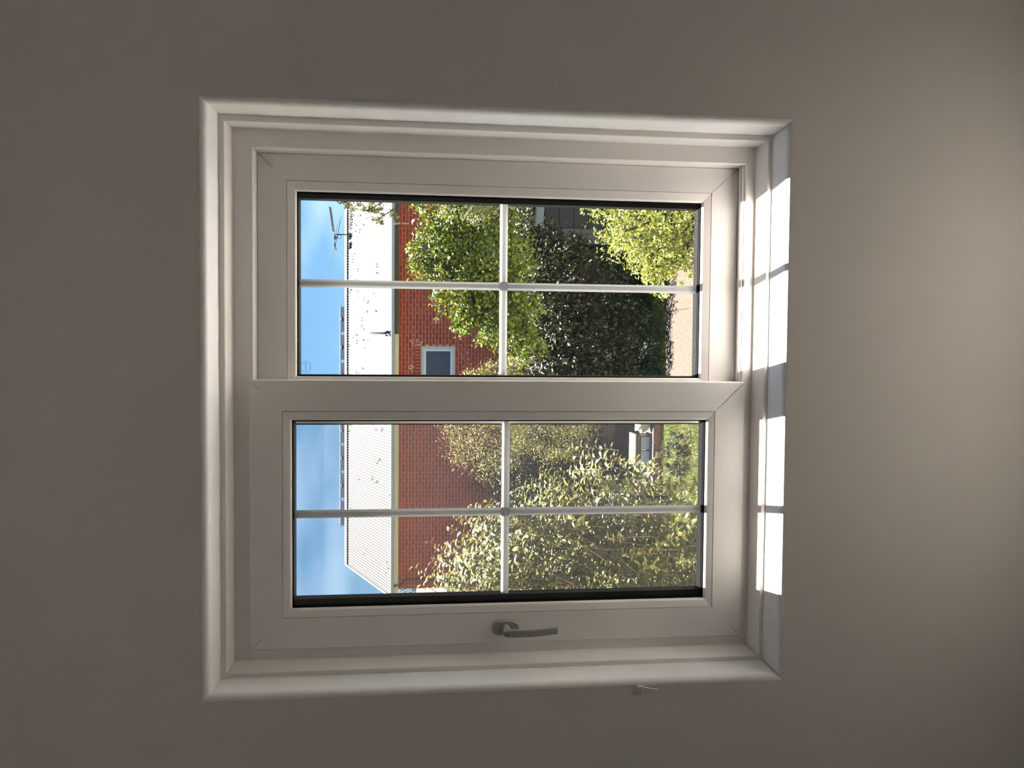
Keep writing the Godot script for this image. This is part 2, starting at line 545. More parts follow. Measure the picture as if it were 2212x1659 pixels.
# dust and dried smears on the room-facing side of the fixed pane, as tiny flecks
func make_dust(s: Node3D) -> void:
	var rng := RandomNumberGenerator.new()
	rng.seed = 404
	var st := begin()
	var z := -0.2026
	for k in 620:
		var x := rng.randf_range(-0.05, 0.345)
		var y := 0.85 + pow(rng.randf(), 1.6) * 0.62
		fleck(st, x, y, z, rng.randf_range(0.0003, 0.0008), rng)
	# smears: diamond or oval patches of flecks
	for p in [[0.021, 1.506, 0.010, 0.014, 60], [0.115, 1.462, 0.012, 0.008, 40], [0.07, 1.46, 0.007, 0.009, 30], [-0.036, 1.516, 0.010, 0.008, 40], [0.29, 1.55, 0.0025, 0.03, 60], [-0.035, 1.232, 0.006, 0.012, 60], [-0.04, 1.29, 0.009, 0.008, 40], [0.02, 0.97, 0.008, 0.006, 40], [-0.02, 1.16, 0.008, 0.008, 30], [-0.005, 1.06, 0.014, 0.010, 40], [-0.01, 1.395, 0.012, 0.014, 26]]:
		for k in p[4]:
			var a := rng.randf() * TAU
			var r := sqrt(rng.randf())
			fleck(st, p[0] + cos(a) * r * p[2], p[1] + sin(a) * r * p[3], z, rng.randf_range(0.0003, 0.0008), rng)
	var d := obj("dust_flecks", st, M.dust, s)
	tag(d, "dust flecks and dried smears on the glass", "", "", "stuff")

func fleck(st: SurfaceTool, x: float, y: float, z: float, r: float, rng: RandomNumberGenerator) -> void:
	var a := rng.randf() * TAU
	var p := []
	for k in 3:
		p.append(Vector3(x + cos(a - k * TAU / 3.0) * r * rng.randf_range(0.7, 1.6), y + sin(a - k * TAU / 3.0) * r * rng.randf_range(0.7, 1.6), z))
	tri(st, p[0], p[1], p[2])

# the maker's round stamp printed on the glass: two rings and a line of worn letters too small to read
func stamp(s: Node3D, at: Vector3, r: float) -> void:
	var st := begin()
	for q in [[r, 0.00022], [r * 0.84, 0.00022]]:
		for k in 64:
			if k % 16 in [5, 6] and q[0] < r: continue
			var a := TAU * k / 64.0
			var b := TAU * (k + 1) / 64.0
			quad(st, at + Vector3(cos(b), sin(b), 0) * q[0], at + Vector3(cos(a), sin(a), 0) * q[0], at + Vector3(cos(a), sin(a), 0) * (q[0] - q[1] * 2.0), at + Vector3(cos(b), sin(b), 0) * (q[0] - q[1] * 2.0))
	for k in 6:
		var x := (k - 2.5) * r * 0.2
		quad(st, at + Vector3(x, 0.0009, 0), at + Vector3(x + r * 0.13, 0.0009, 0), at + Vector3(x + r * 0.13, -0.0009, 0), at + Vector3(x, -0.0009, 0))
	tag(obj("glass_stamp", st, M.stamp, s), "faint round stamp printed in the glass corner", "")

func make_screen() -> void:
	var t := thing("fly_screen", "fine grey insect screen behind the sliding window sash", "insect screen", Vector3(0, 0, 0))
	var r := [-0.592, -0.1545, 0.822, 1.796]
	var z := -0.2065
	mitred(t, ["frame_rail", "frame_rail", "frame_rail", "frame_rail"], [inset(r, 0, z + 0.005), inset(r, 0.0095, z + 0.005), inset(r, 0.0095, z - 0.005), inset(r, 0, z - 0.005)], M.screen_frame, 0.0002)
	mitred(t, ["spline", "spline", "spline", "spline"], [inset(r, 0.0094, z + 0.002), inset(r, 0.0122, z + 0.002), inset(r, 0.0122, z - 0.002), inset(r, 0.0094, z - 0.002)], M.gasket, 0.0)
	var st := begin(true)
	var i := inset(r, 0.0105, 0.0)
	var pitch := 0.00165
	var w := 0.00014
	var x: float = i[0] + pitch
	var zw := z
	while x < i[1]:
		wire(st, Vector3(x, i[2], zw + 0.0001), Vector3(x, i[3], zw + 0.0001), Vector3.RIGHT * w, w)
		x += pitch
	var y: float = i[2] + pitch
	while y < i[3]:
		wire(st, Vector3(i[0], y, zw - 0.0001), Vector3(i[1], y, zw - 0.0001), Vector3.UP * w, w)
		y += pitch
	tag(obj("mesh", st, M.wire, t), "", "", "", "stuff")

func wire(st: SurfaceTool, a: Vector3, b: Vector3, side: Vector3, d: float) -> void:
	extrude(st, [a + side, a + Vector3(0, 0, d), a - side, a - Vector3(0, 0, d)], [b + side, b + Vector3(0, 0, d), b - side, b - Vector3(0, 0, d)], false)

# ---------- outdoors: the ground ----------
func make_ground() -> void:
	var st := begin()
	box(st, Vector3(-40, LAWN - 0.5, -60), Vector3(40, LAWN, -0.4))
	struct(obj("lawn", st, M.soil, self), "green lawn between the two houses", "lawn")
	var rng := RandomNumberGenerator.new()
	rng.seed = 5
	var blade := SurfaceTool.new()
	blade.begin(Mesh.PRIMITIVE_TRIANGLES)
	for k in 3:
		var a := k * TAU / 3.0
		var d := Vector3(cos(a), 0, sin(a))
		var s := d.cross(Vector3.UP) * 0.006
		tri(blade, d * 0.012 - s, d * 0.012 + s, d * 0.045 + Vector3(0, 0.06, 0))
	blade.generate_normals()
	var list := []
	var cols := []
	for k in 26000:
		var p := Vector3(rng.randf_range(-5.2, 3.2), LAWN, rng.randf_range(-17.0, -12.2))
		if p.x > -0.62 and p.z > -15.25 and p.z < -13.3: continue
		list.append(Transform3D(Basis(Vector3.UP, rng.randf() * TAU).scaled(Vector3.ONE * rng.randf_range(0.6, 1.25)), p))
		var g := rng.randf()
		cols.append(Color(0.125 + 0.05 * g, 0.150 + 0.04 * g, 0.022))
	var gr := copies("grass", blade.commit(), M.grass, list, cols, self)
	tag(gr, "short sunlit grass blades of the lawn", "grass", "", "stuff")
	# pale paved terrace at the foot of this house; it throws sunlight up into the room
	var ter := Node3D.new()
	ter.name = "terrace"
	add_child(ter)
	struct(ter, "pale concrete terrace at the foot of the window wall", "terrace")
	for i in 6:
		for j in 4:
			st = begin()
			soft_box(st, Vector3(-9.0 + i * 3.0, LAWN - 0.05, -8.4 + j * 2.0), Vector3(-9.0 + i * 3.0 + 2.985, LAWN + 0.04, -8.4 + j * 2.0 + 1.985), 0.01)
			obj("slab", st, M.terrace, ter)
	# pale pink concrete path with a kerb along its near side
	var path := Node3D.new()
	path.name = "garden_path"
	add_child(path)
	struct(path, "pinkish speckled concrete path below the yellow-green shrub", "path")
	var x := -0.62
	while x < 4.0:
		st = begin()
		soft_box(st, Vector3(x, LAWN - 0.05, -15.2), Vector3(x + 1.49, LAWN + 0.05, -13.68), 0.008)
		obj("slab", st, M.path, path)
		x += 1.5
	st = begin()
	soft_box(st, Vector3(-0.62, LAWN - 0.05, -13.665), Vector3(4.0, LAWN + 0.06, -13.4), 0.01)
	obj("kerb", st, M.path, path)

func copies(called: String, mesh: Mesh, m: Material, list: Array, cols: Array, parent: Node) -> MultiMeshInstance3D:
	var mm := MultiMesh.new()
	mm.transform_format = MultiMesh.TRANSFORM_3D
	mm.use_colors = true
	mm.mesh = mesh
	mm.instance_count = list.size()
	for k in list.size():
		mm.set_instance_transform(k, list[k])
		mm.set_instance_color(k, cols[k])
	var o := MultiMeshInstance3D.new()
	o.name = numbered(called) if parent == self else called
	o.multimesh = mm
	o.material_override = m
	parent.add_child(o, true)
	return o

# ---------- outdoors: the brick house ----------
const WZ := -19.8
const EAVE := Vector2(2.165, -19.33)
const RIDGE := Vector2(3.575, -22.7)

func make_house() -> void:
	var h := thing("brick_house", "red brick house with white corrugated roof across the garden", "house", Vector3(0, LAWN, WZ))
	var up := Vector3(0, -LAWN, -WZ)      # world to house
	var x0 := -6.16
	var x1 := 8.0
	# wall: mortar body with bricks laid on it
	var wall := sub(h, "wall")
	var st := begin()
	box(st, Vector3(x0 + 0.004, LAWN, -26.0) + up, Vector3(-1.05, 2.12, WZ) + up)
	box(st, Vector3(0.142, LAWN, -26.0) + up, Vector3(x1, 2.12, WZ) + up)
	box(st, Vector3(-1.05, LAWN, -26.0) + up, Vector3(0.142, 0.55, WZ) + up)
	box(st, Vector3(-1.05, 1.425, -26.0) + up, Vector3(0.142, 2.12, WZ) + up)
	box(st, Vector3(-1.1, 0.5, -26.0) + up, Vector3(0.2, 1.5, WZ - 0.25) + up)
	obj("mortar", st, M.mortar, wall)
	var rng := RandomNumberGenerator.new()
	rng.seed = 12
	const J := 0.013
	var lx := 0.228
	var ly := 0.0852
	var bm := brick_mesh(lx - J, ly - J, 0.007)
	var rest := [begin(), begin(), begin(), begin()]
	var placed := []
	for row in 34:
		var y := 2.0 - (row + 0.5) * ly
		for c in range(-28, 24):
			var x := (c + (0.5 if row % 2 else 0.0)) * lx + 0.07
			var a := x - (lx - J) / 2.0
			var b := x + (lx - J) / 2.0
			a = maxf(a, x0); b = minf(b, 5.3)
			if b - a < 0.03: continue
			if y > 0.51 and y < 1.60 and b > -1.06 and a < 0.15:
				if y > 1.43: continue            # the soldier course above the window
				if a < -1.06: b = minf(b, -1.06)
				elif b > 0.15: a = maxf(a, 0.152)
				else: continue
				if b - a < 0.03: continue
			placed.append([a, b, y, row])
	# those in plain view through the fixed pane are single bricks
	var single := []
	for p in placed:
		var x: float = (p[0] + p[1]) / 2.0
		var y: float = p[2]
		var seen := 0
		if x > -0.75 and x < 1.75 and y > 0.18 and not (x > 0.45 and y < 1.0): seen = 1
		if x > 1.7 and x < 4.2 and y > 1.55: seen = 1
		if x < -4.0 and y > 1.45: seen = 1
		if seen and single.size() < 292: single.append(p)
		else:
			var k := rng.randi() % 4
			brick_into(rest[k], Vector3((p[0] + p[1]) / 2.0, p[2], WZ) + up, p[1] - p[0], ly - J, 0.007)
	for p in single:
		var o := mi("brick", bm, M.brick[rng.randi() % 4], wall)
		o.position = Vector3((p[0] + p[1]) / 2.0, p[2], WZ) + up
		o.scale = Vector3((p[1] - p[0]) / (lx - J), 1, rng.randf_range(0.8, 1.15))
	var sx := 0.30
	while sx > -1.2:
		for q in 1:
			brick_into(rest[rng.randi() % 4], Vector3(sx, 1.516, WZ) + up, ly - J, 0.160, 0.007)
		sx -= ly
	for k in 4:
		tag(obj("bricks", rest[k], M.brick[k], wall), "", "", "", "stuff")
	# gable end under the roof
	st = begin()
	extrude(st, [Vector3(x0, 2.1, WZ) + up, Vector3(x0, 2.1, -25.6) + up, Vector3(x0, 3.5, RIDGE.y) + up], [Vector3(x0 + 0.2, 2.1, WZ) + up, Vector3(x0 + 0.2, 2.1, -25.6) + up, Vector3(x0 + 0.2, 3.5, RIDGE.y) + up])
	obj("gable", st, M.brick[0], h)
	# corrugated roof, sheet by sheet
	var roof := sub(h, "roof")
	var sheet := sheet_mesh()
	var run := Vector3(0, RIDGE.x - EAVE.x, RIDGE.y - EAVE.y)
	var n := run.cross(Vector3.RIGHT).normalized()
	if n.y < 0: n = -n
	var sxx := -6.2
	while sxx < 8.0:
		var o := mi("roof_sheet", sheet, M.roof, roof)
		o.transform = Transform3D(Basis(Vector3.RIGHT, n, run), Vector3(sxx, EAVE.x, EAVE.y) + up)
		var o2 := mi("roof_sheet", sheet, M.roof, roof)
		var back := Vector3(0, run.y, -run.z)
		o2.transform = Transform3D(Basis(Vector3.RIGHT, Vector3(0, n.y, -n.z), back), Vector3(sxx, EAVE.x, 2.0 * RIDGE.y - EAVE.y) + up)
		sxx += 0.762
	st = begin()
	for s in [-1.0, 1.0]:
		var a := Vector3(-6.23, RIDGE.x + 0.045, RIDGE.y) + up
		var b := a + Vector3(0, -0.075, s * 0.17)
		var e := Vector3(15.0, 0, 0)
		quad_from(st, a, b, b + e, a + e, a + Vector3(0, -2, 0))
		quad_from(st, b, b + Vector3(0, -0.02, 0), b + e + Vector3(0, -0.02, 0), b + e, a + Vector3(0, -0.05, 0))
	obj("ridge_cap", st, M.roof, roof)
	st = begin()
	for s in [-1.0, 1.0]:
		var a := Vector3(-6.2, RIDGE.x + 0.03, RIDGE.y) + up
		var b := Vector3(-6.2, EAVE.x + 0.03, RIDGE.y - s * (RIDGE.y - EAVE.y)) + up
		extrude(st, [a, a + Vector3(0, -0.14, 0), a + Vector3(-0.05, -0.14, 0), a + Vector3(-0.05, 0, 0)], [b, b + Vector3(0, -0.14, 0), b + Vector3(-0.05, -0.14, 0), b + Vector3(-0.05, 0, 0)])
	obj("barge_board", st, M.gutter, roof)
	# lichen spots, lying in clusters on the sheets
	st = begin()
	for cl in 60:
		var cx := rng.randf_range(-5.6, 4.4)
		var ct := rng.randf_range(0.04, 0.95)
		for k in rng.randi_range(1, 5):
			var px := cx + rng.randfn(0.0, 0.12)
			px = roundf(px / 0.0762) * 0.0762 + rng.randf_range(-0.01, 0.012)
			var pt := clampf(ct + rng.randfn(0.0, 0.03), 0.02, 0.98)
			var c: Vector3 = Vector3(px, EAVE.x, EAVE.y) + run * pt + n * 0.018 + up
			var r := rng.randf_range(0.018, 0.055)
			var d := run.normalized()
			var ring := []
			for a in 6: ring.append(c + (Vector3.RIGHT * cos(a * TAU / 6.0) * 0.8 + d * sin(a * TAU / 6.0) * 1.2) * r * rng.randf_range(0.5, 1.2))
			for a in 6: tri(st, c + n * 0.004, ring[(a + 1) % 6], ring[a])
	tag(obj("lichen_spots", st, M.lichen, roof), "dark lichen spots on the roof sheets", "", "", "stuff")
	# gutter and fascia
	st = begin()
	var gp := []
	var gq := []
	for p in [[0, 0], [0.0, 0.075], [0.02, 0.085], [0.035, 0.075], [0.11, 0.075], [0.12, 0.085], [0.13, 0.07], [0.125, 0.01], [0.11, 0.0]]:
		gp.append(Vector3(-6.2, 2.095 + p[1], -19.34 + p[0]) + up); gq.append(Vector3(8.0, 2.095 + p[1], -19.34 + p[0]) + up)
	extrude(st, gp, gq)
	obj("gutter", st, M.gutter, h)
	st = begin()
	box(st, Vector3(x0, 1.99, -19.42) + up, Vector3(0.44, 2.10, -19.36) + up)
	obj("fascia_board", st, M.cream, h)
	st = begin()
	box(st, Vector3(0.44, 1.99, -19.42) + up, Vector3(8.0, 2.10, -19.36) + up)
	tag(obj("fascia_board", st, M.brown, h), "bare weathered brown fascia board", "")
	st = begin()
	box(st, Vector3(x0, 2.0, -19.8) + up, Vector3(8.0, 2.02, -19.42) + up)
	obj("soffit", st, M.cream, h)
	st = begin(true)
	tube(st, [Vector3(-5.94, 2.08, -19.3) + up, Vector3(-5.94, 1.95, -19.35) + up, Vector3(-5.94, 1.82, -19.7) + up, Vector3(-5.94, 1.6, -19.74) + up, Vector3(-5.94, LAWN, -19.74) + up], [0.045, 0.045, 0.045, 0.045, 0.045], 10)
	obj("downpipe", st, M.downpipe, h)
	# window in the brick wall
	var win := sub(h, "window")
	var wr := [-1.05, 0.142, 0.55 + up.y, 1.425 + up.y]
	var wz := 0.0
	mitred(win, ["outer_frame", "outer_frame", "outer_frame", "outer_frame"], [inset(wr, 0, wz + 0.02), inset(wr, 0.065, wz + 0.02), inset(wr, 0.065, wz - 0.1), inset(wr, 0, wz - 0.1)], M.win_timber, 0.001)
	mitred(win, ["sash_frame", "sash_frame", "sash_frame", "sash_frame"], [inset(wr, 0.065, wz), inset(wr, 0.125, wz), inset(wr, 0.125, wz - 0.06), inset(wr, 0.065, wz - 0.06)], M.win_frame, 0.001)
	st = begin()
	var ir := inset(wr, 0.12, 0)
	box(st, Vector3(ir[0], ir[2], wz - 0.05), Vector3(ir[1], ir[3], wz - 0.04))
	obj("pane", st, M.dark_glass, win)
	# vent pipe standing near the eave
	st = begin(true)
	tube(st, [Vector3(0.40, 2.19, -19.36) + up, Vector3(0.45, 2.28, -19.55) + up, Vector3(0.46, 2.34, -19.62) + up, Vector3(0.46, 2.72, -19.62) + up], [0.028, 0.03, 0.03, 0.032], 10)
	obj("vent_pipe", st, M.galv, h)
	st = begin(true)
	tube(st, [Vector3(0.455, 2.29, -19.6) + up, Vector3(0.46, 2.33, -19.62) + up, Vector3(0.46, 2.37, -19.62) + up], [0.075, 0.055, 0.035], 12)
	obj("pipe_collar", st, M.galv, h)

func brick_mesh(w: float, hh: float, d: float) -> Mesh:
	var st := begin()
	brick_into(st, Vector3.ZERO, w, hh, d)
	st.generate_normals()
	return st.commit()

func brick_into(st: SurfaceTool, c: Vector3, w: float, hh: float, d: float) -> void:
	var b := 0.002
	var A := []
	var B := []
	var C := []
	for k in [[-1, -1], [1, -1], [1, 1], [-1, 1]]:
		A.append(c + Vector3(k[0] * w / 2.0, k[1] * hh / 2.0, -0.01))
		B.append(c + Vector3(k[0] * w / 2.0, k[1] * hh / 2.0, d - b))
		C.append(c + Vector3(k[0] * (w / 2.0 - b), k[1] * (hh / 2.0 - b), d))
	extrude(st, A, B, false)
	extrude(st, B, C, false)
	quad_from(st, C[0], C[1], C[2], C[3], c)

# a sheet one unit long in z, 0.762 m wide, ten steep-sided ribs
func sheet_mesh() -> Mesh:
	var st := begin(false)
	var pts := []
	for k in 10:
		var x := 0.0762 * k
		for p in [[0.0, 0.0], [0.020, 0.0], [0.027, 0.017], [0.0492, 0.017], [0.0562, 0.0]]:
			pts.append(Vector2(x + p[0], p[1] - 0.008))
	pts.append(Vector2(0.762, -0.008))
	for k in pts.size() - 1:
		var a: Vector2 = pts[k]
		var b: Vector2 = pts[k + 1]
		quad_from(st, Vector3(a.x, a.y, 0), Vector3(b.x, b.y, 0), Vector3(b.x, b.y, 1), Vector3(a.x, a.y, 1), Vector3(0.38, -5, 0.5))
	st.generate_normals()
	return st.commit()

func make_roof_things() -> void:
	# solar panels seen from behind above the ridge
	var where := ["first", "second", "third", "fourth", "fifth", "sixth", "seventh", "eighth"]
	for k in 8:
		var x := 1.343 - 0.8195 * (k + 0.5)
		var t := thing("solar_panel", "back of a solar panel above the white roof, %s from the antenna" % where[k], "solar panel", Vector3(x, 3.42, -23.0), "solar panels behind the roof ridge")
		t.rotation.x = deg_to_rad(-24)
		var hw := 0.385
		var st := begin()
		box(st, Vector3(-hw + 0.03, 0.0, -0.012), Vector3(hw - 0.03, 0.4, -0.004))
		obj("backing", st, M.panel, t)
		st = begin()
		soft_box(st, Vector3(-hw, 0.385, -0.03), Vector3(hw, 0.415, 0.0), 0.004)
		soft_box(st, Vector3(-hw, -0.02, -0.03), Vector3(hw, 0.01, 0.0), 0.004)
		soft_box(st, Vector3(-hw, -0.02, -0.03), Vector3(-hw + 0.035, 0.415, 0.0), 0.004)
		soft_box(st, Vector3(hw - 0.035, -0.02, -0.03), Vector3(hw, 0.415, 0.0), 0.004)
		obj("frame", st, M.panel_frame, t)
		st = begin()
		soft_box(st, Vector3(-0.06, 0.30, -0.005), Vector3(0.06, 0.36, 0.03), 0.01)
		obj("junction_box", st, M.black, t)
		st = begin()
		box(st, Vector3(-0.3, -0.15, -0.03), Vector3(-0.27, 0.02, -0.005))
		box(st, Vector3(0.27, -0.15, -0.03), Vector3(0.3, 0.02, -0.005))
		obj("mount", st, M.galv, t)
	# antenna
	var a := thing("television_antenna", "grey metal television antenna standing on the roof ridge", "antenna", Vector3(3.335, 3.5, -22.55))
	var st2 := begin(true)
	tube(st2, [Vector3(0, 0, 0), Vector3(0, 0.385, 0)], [0.018, 0.015], 8)
	obj("mast", st2, M.galv, a)
	var b0 := Vector3(0.745, 0.515, 0.0)
	var b1 := Vector3(-0.44, 0.355, 0.0)
	st2 = begin(true)
	tube(st2, [b0, b1], [0.011, 0.011], 6)
	obj("boom", st2, M.galv, a)
	for k in 13:
		var c := b0.lerp(b1, k / 22.0)
		st2 = begin()
		soft_box(st2, c + Vector3(-0.011, -0.03, -0.11), c + Vector3(0.011, 0.03, 0.11), 0.004)
		obj("director", st2, M.galv, a)
	for q in [[Vector3(-0.06, 0.40, 0), Vector3(-0.10, 0.30, 0)], [Vector3(-0.12, 0.40, 0), Vector3(-0.18, 0.31, 0)], [Vector3(-0.3, 0.39, 0), Vector3(-0.46, 0.33, 0)]]:
		st2 = begin()
		extrude(st2, [q[0] + Vector3(0.03, 0, -0.1), q[0] + Vector3(-0.03, 0, -0.1), q[1] + Vector3(0, 0, -0.1)], [q[0] + Vector3(0.03, 0, 0.1), q[0] + Vector3(-0.03, 0, 0.1), q[1] + Vector3(0, 0, 0.1)])
		obj("reflector", st2, M.galv, a)
	for q in [[Vector3(0.58, 0.20, 0.0), Vector3(-1.22, 0.55, 0.0)], [Vector3(0.42, 0.21, 0.06), Vector3(-1.1, 0.52, 0.06)], [Vector3(0.3, 0.32, -0.06), Vector3(-0.85, 0.50, -0.06)]]:
		st2 = begin(true)
		tube(st2, q, [0.005, 0.004], 5)
		obj("rod", st2, M.galv, a)
	st2 = begin(true)
	var loop := []
	for k in 17: loop.append(Vector3(-0.07 + cos(k * TAU / 16.0) * 0.055, 0.255 + sin(k * TAU / 16.0) * 0.055, 0.02))
	tube(st2, loop, [0.006], 5)
	obj("loop", st2, M.galv, a)
	# pale roof of a further house
	var f := thing("far_house", "pale tiled roof of a distant house behind the leafy shrub", "house", Vector3(-9.9, LAWN, -31))
	var s := begin()
	box(s, Vector3(-2.6, 0, -3), Vector3(0.9, 4.1, 0))
	obj("wall", s, M.cream, f)
	s = begin()
	extrude(s, [Vector3(-2.9, 4.0, 0.4), Vector3(-2.9, 4.0, -3.4), Vector3(-2.0, 5.25, -1.5)], [Vector3(1.2, 4.0, 0.4), Vector3(1.2, 4.0, -3.4), Vector3(0.3, 5.25, -1.5)])
	obj("roof", s, M.pale_tile, f)

# ---------- outdoors: garden things ----------
func make_garden() -> void:
	# dark shed at the right
	var t := thing("garden_shed", "dark grey garden shed behind the yellow-green shrub", "shed", Vector3(3.4, LAWN, -14.6))
	var st := begin()
	for k in 9:
		var y := 0.12 + k * 0.29
		soft_box(st, Vector3(-1.05, y, -1.8 if k < 7 else -0.3), Vector3(1.6, y + 0.285, 0.0), 0.01)
	box(st, Vector3(-1.04, 0, -1.79), Vector3(1.59, 2.3, -0.015))
	obj("wall", st, M.shed, t)
	for k in 3:
		st = begin()
		soft_box(st, Vector3(-1.24 + k * 0.1, 0, 0.02), Vector3(-1.145 + k * 0.1, 2.72, 0.06), 0.006)
		obj("post_board", st, M.shed_post, t)
	st = begin()
	extrude(st, [Vector3(-1.55, 3.02, 0.3), Vector3(-1.55, 2.855, 0.3), Vector3(-1.55, 2.855, 0.26), Vector3(-1.55, 3.02, 0.26)], [Vector3(1.8, 2.75, 0.3), Vector3(1.8, 2.585, 0.3), Vector3(1.8, 2.585, 0.26), Vector3(1.8, 2.75, 0.26)])
	obj("fascia", st, M.fascia, t)
	st = begin()
	extrude(st, [Vector3(-1.57, 3.035, 0.33), Vector3(-1.57, 3.015, 0.33), Vector3(-1.57, 2.52, -2.0), Vector3(-1.57, 2.54, -2.0)], [Vector3(1.8, 2.765, 0.33), Vector3(1.8, 2.745, 0.33), Vector3(1.8, 2.25, -2.0), Vector3(1.8, 2.27, -2.0)])
	obj("roof", st, M.shed_post, t)
	# raised brick step with paving
	var step := thing("brick_step", "low orange brick step at the far edge of the lawn", "step", Vector3(-2.25, LAWN, -15.5))
	var rng := RandomNumberGenerator.new()
	rng.seed = 33
	st = begin()
	box(st, Vector3(-0.72, -0.1, -1.1), Vector3(0.9, 0.185, -0.02))
	obj("core", st, M.mortar, step)
	for r in 2:
		for c in 7:
			st = begin()
			var x := -0.72 + (c + (0.5 if r else 0.0)) * 0.232
			soft_box(st, Vector3(x, r * 0.093, -0.10), Vector3(minf(x + 0.222, 0.9), r * 0.093 + 0.083, 0.0), 0.006)
			obj("brick", st, M.terracotta, step)
	for c in 3:
		st = begin()
		soft_box(st, Vector3(-0.74 + c * 0.55, 0.186, -1.1), Vector3(-0.74 + c * 0.55 + 0.54, 0.206, 0.02), 0.005)
		obj("paving_slab", st, M.pale_tile, step)
	# table on the step, with crates under it and a crumpled cloth beside it
	var tb := thing("garden_table", "small garden table with a cream top on the brick step", "table", Vector3(-2.1, LAWN + 0.206, -15.95))
	st = begin()
	soft_box(st, Vector3(-0.36, 0.30, -0.25), Vector3(0.36, 0.34, 0.25), 0.008)
	obj("table_top", st, M.pale_timber, tb)
	for x in [-0.32, 0.32]:
		for z in [-0.2, 0.2]:
			st = begin()
			box(st, Vector3(x - 0.015, 0, z - 0.015), Vector3(x + 0.015, 0.30, z + 0.015))
			obj("leg", st, M.black, tb)
	st = begin()
	box(st, Vector3(-0.32, 0.2, 0.19), Vector3(0.32, 0.225, 0.21))
	obj("stretcher", st, M.black, tb)
	for k in 2:
		var cr := thing("storage_crate", ["white plastic crate under the garden table, on the antenna side", "white plastic crate under the garden table, nearer the leafy shrub"][k], "crate", Vector3(-1.94 - k * 0.31, LAWN + 0.206, -15.85), "crates under the garden table")
		st = begin()
		soft_box(st, Vector3(-0.14, 0, -0.12), Vector3(0.14, 0.19, 0.12), 0.012)
		obj("body", st, M.plastic_white, cr)
		st = begin()
		soft_box(st, Vector3(-0.15, 0.178, -0.13), Vector3(0.15, 0.2, 0.13), 0.006)
		obj("lid", st, M.plastic_white, cr)
	var cloth := begin(true)
	var cn := FastNoiseLite.new()
	cn.seed = 3
	cn.frequency = 2.6
	for i in 12:
		for j in 16:
			var pt := func(a: int, b: int) -> Vector3:
				var u := PI * a / 12.0
				var v := TAU * b / 16.0
				var d := Vector3(sin(u) * cos(v), cos(u), sin(u) * sin(v))
				var r := 0.16 * (1.0 + 0.7 * cn.get_noise_3dv(d * 1.3))
				return d * r * Vector3(1.0, 1.0, 0.9) + Vector3(0, 0.16, 0)
			quad(cloth, pt.call(i, j), pt.call(i, j + 1), pt.call(i + 1, j + 1), pt.call(i + 1, j))
	var cl := obj("cloth_bundle", cloth, M.canvas, self)
	cl.position = Vector3(-1.52, LAWN + 0.225, -15.72)
	tag(cl, "crumpled cream cloth bundle beside the garden table", "cloth")
	var pav := begin()
	soft_box(pav, Vector3(-0.07, 0, -0.02), Vector3(0.07, 0.15, 0.02), 0.006)
	var pv := obj("paver", pav, M.pale_timber, self)
	pv.position = Vector3(-2.16, LAWN, -15.47)
	tag(pv, "pale square paver leaning on the brick step", "paver")

# ---------- outdoors: plants ----------
func leaf_shape(w: float, fold: float, droop: float, rows: int) -> Mesh:
	# one leaf of unit length along +y, its face towards +z
	var st := begin(true)
	var pts := []
	for k in rows + 1:
		var t := float(k) / rows
		var hw := w * pow(sin(PI * clampf(t * 0.96 + 0.02, 0.0, 1.0)), 0.8) * (1.0 - 0.25 * t)
		if k == 0 or k == rows: hw = 0.0
		var z := -droop * t * t
		pts.append([Vector3(-hw, t, z + hw * fold), Vector3(0, t, z), Vector3(hw, t, z + hw * fold)])
	for k in rows:
		var a: Array = pts[k]
		var b: Array = pts[k + 1]
		if k == 0:
			tri(st, a[1], b[0], b[1]); tri(st, a[1], b[1], b[2])
		elif k == rows - 1:
			tri(st, a[0], b[1], a[1]); tri(st, a[1], b[1], a[2])
		else:
			quad(st, a[0], b[0], b[1], a[1]); quad(st, a[1], b[1], b[2], a[2])
	st.generate_normals()
	return st.commit()

func leaf_pose(p: Vector3, along: Vector3, face: Vector3, size: float) -> Transform3D:
	var y := along.normalized()
	var x := y.cross(face)
	if x.length() < 0.05: x = y.cross(Vector3(0.3, 0.2, 1))
	x = x.normalized()
	var z := x.cross(y)
	return Transform3D(Basis(x * size, y * size, z * size), p)

func rand_dir(rng: RandomNumberGenerator) -> Vector3:
	var z := rng.randf_range(-1, 1)
	var a := rng.randf() * TAU
	var r := sqrt(1.0 - z * z)
	return Vector3(r * cos(a), z, r * sin(a))

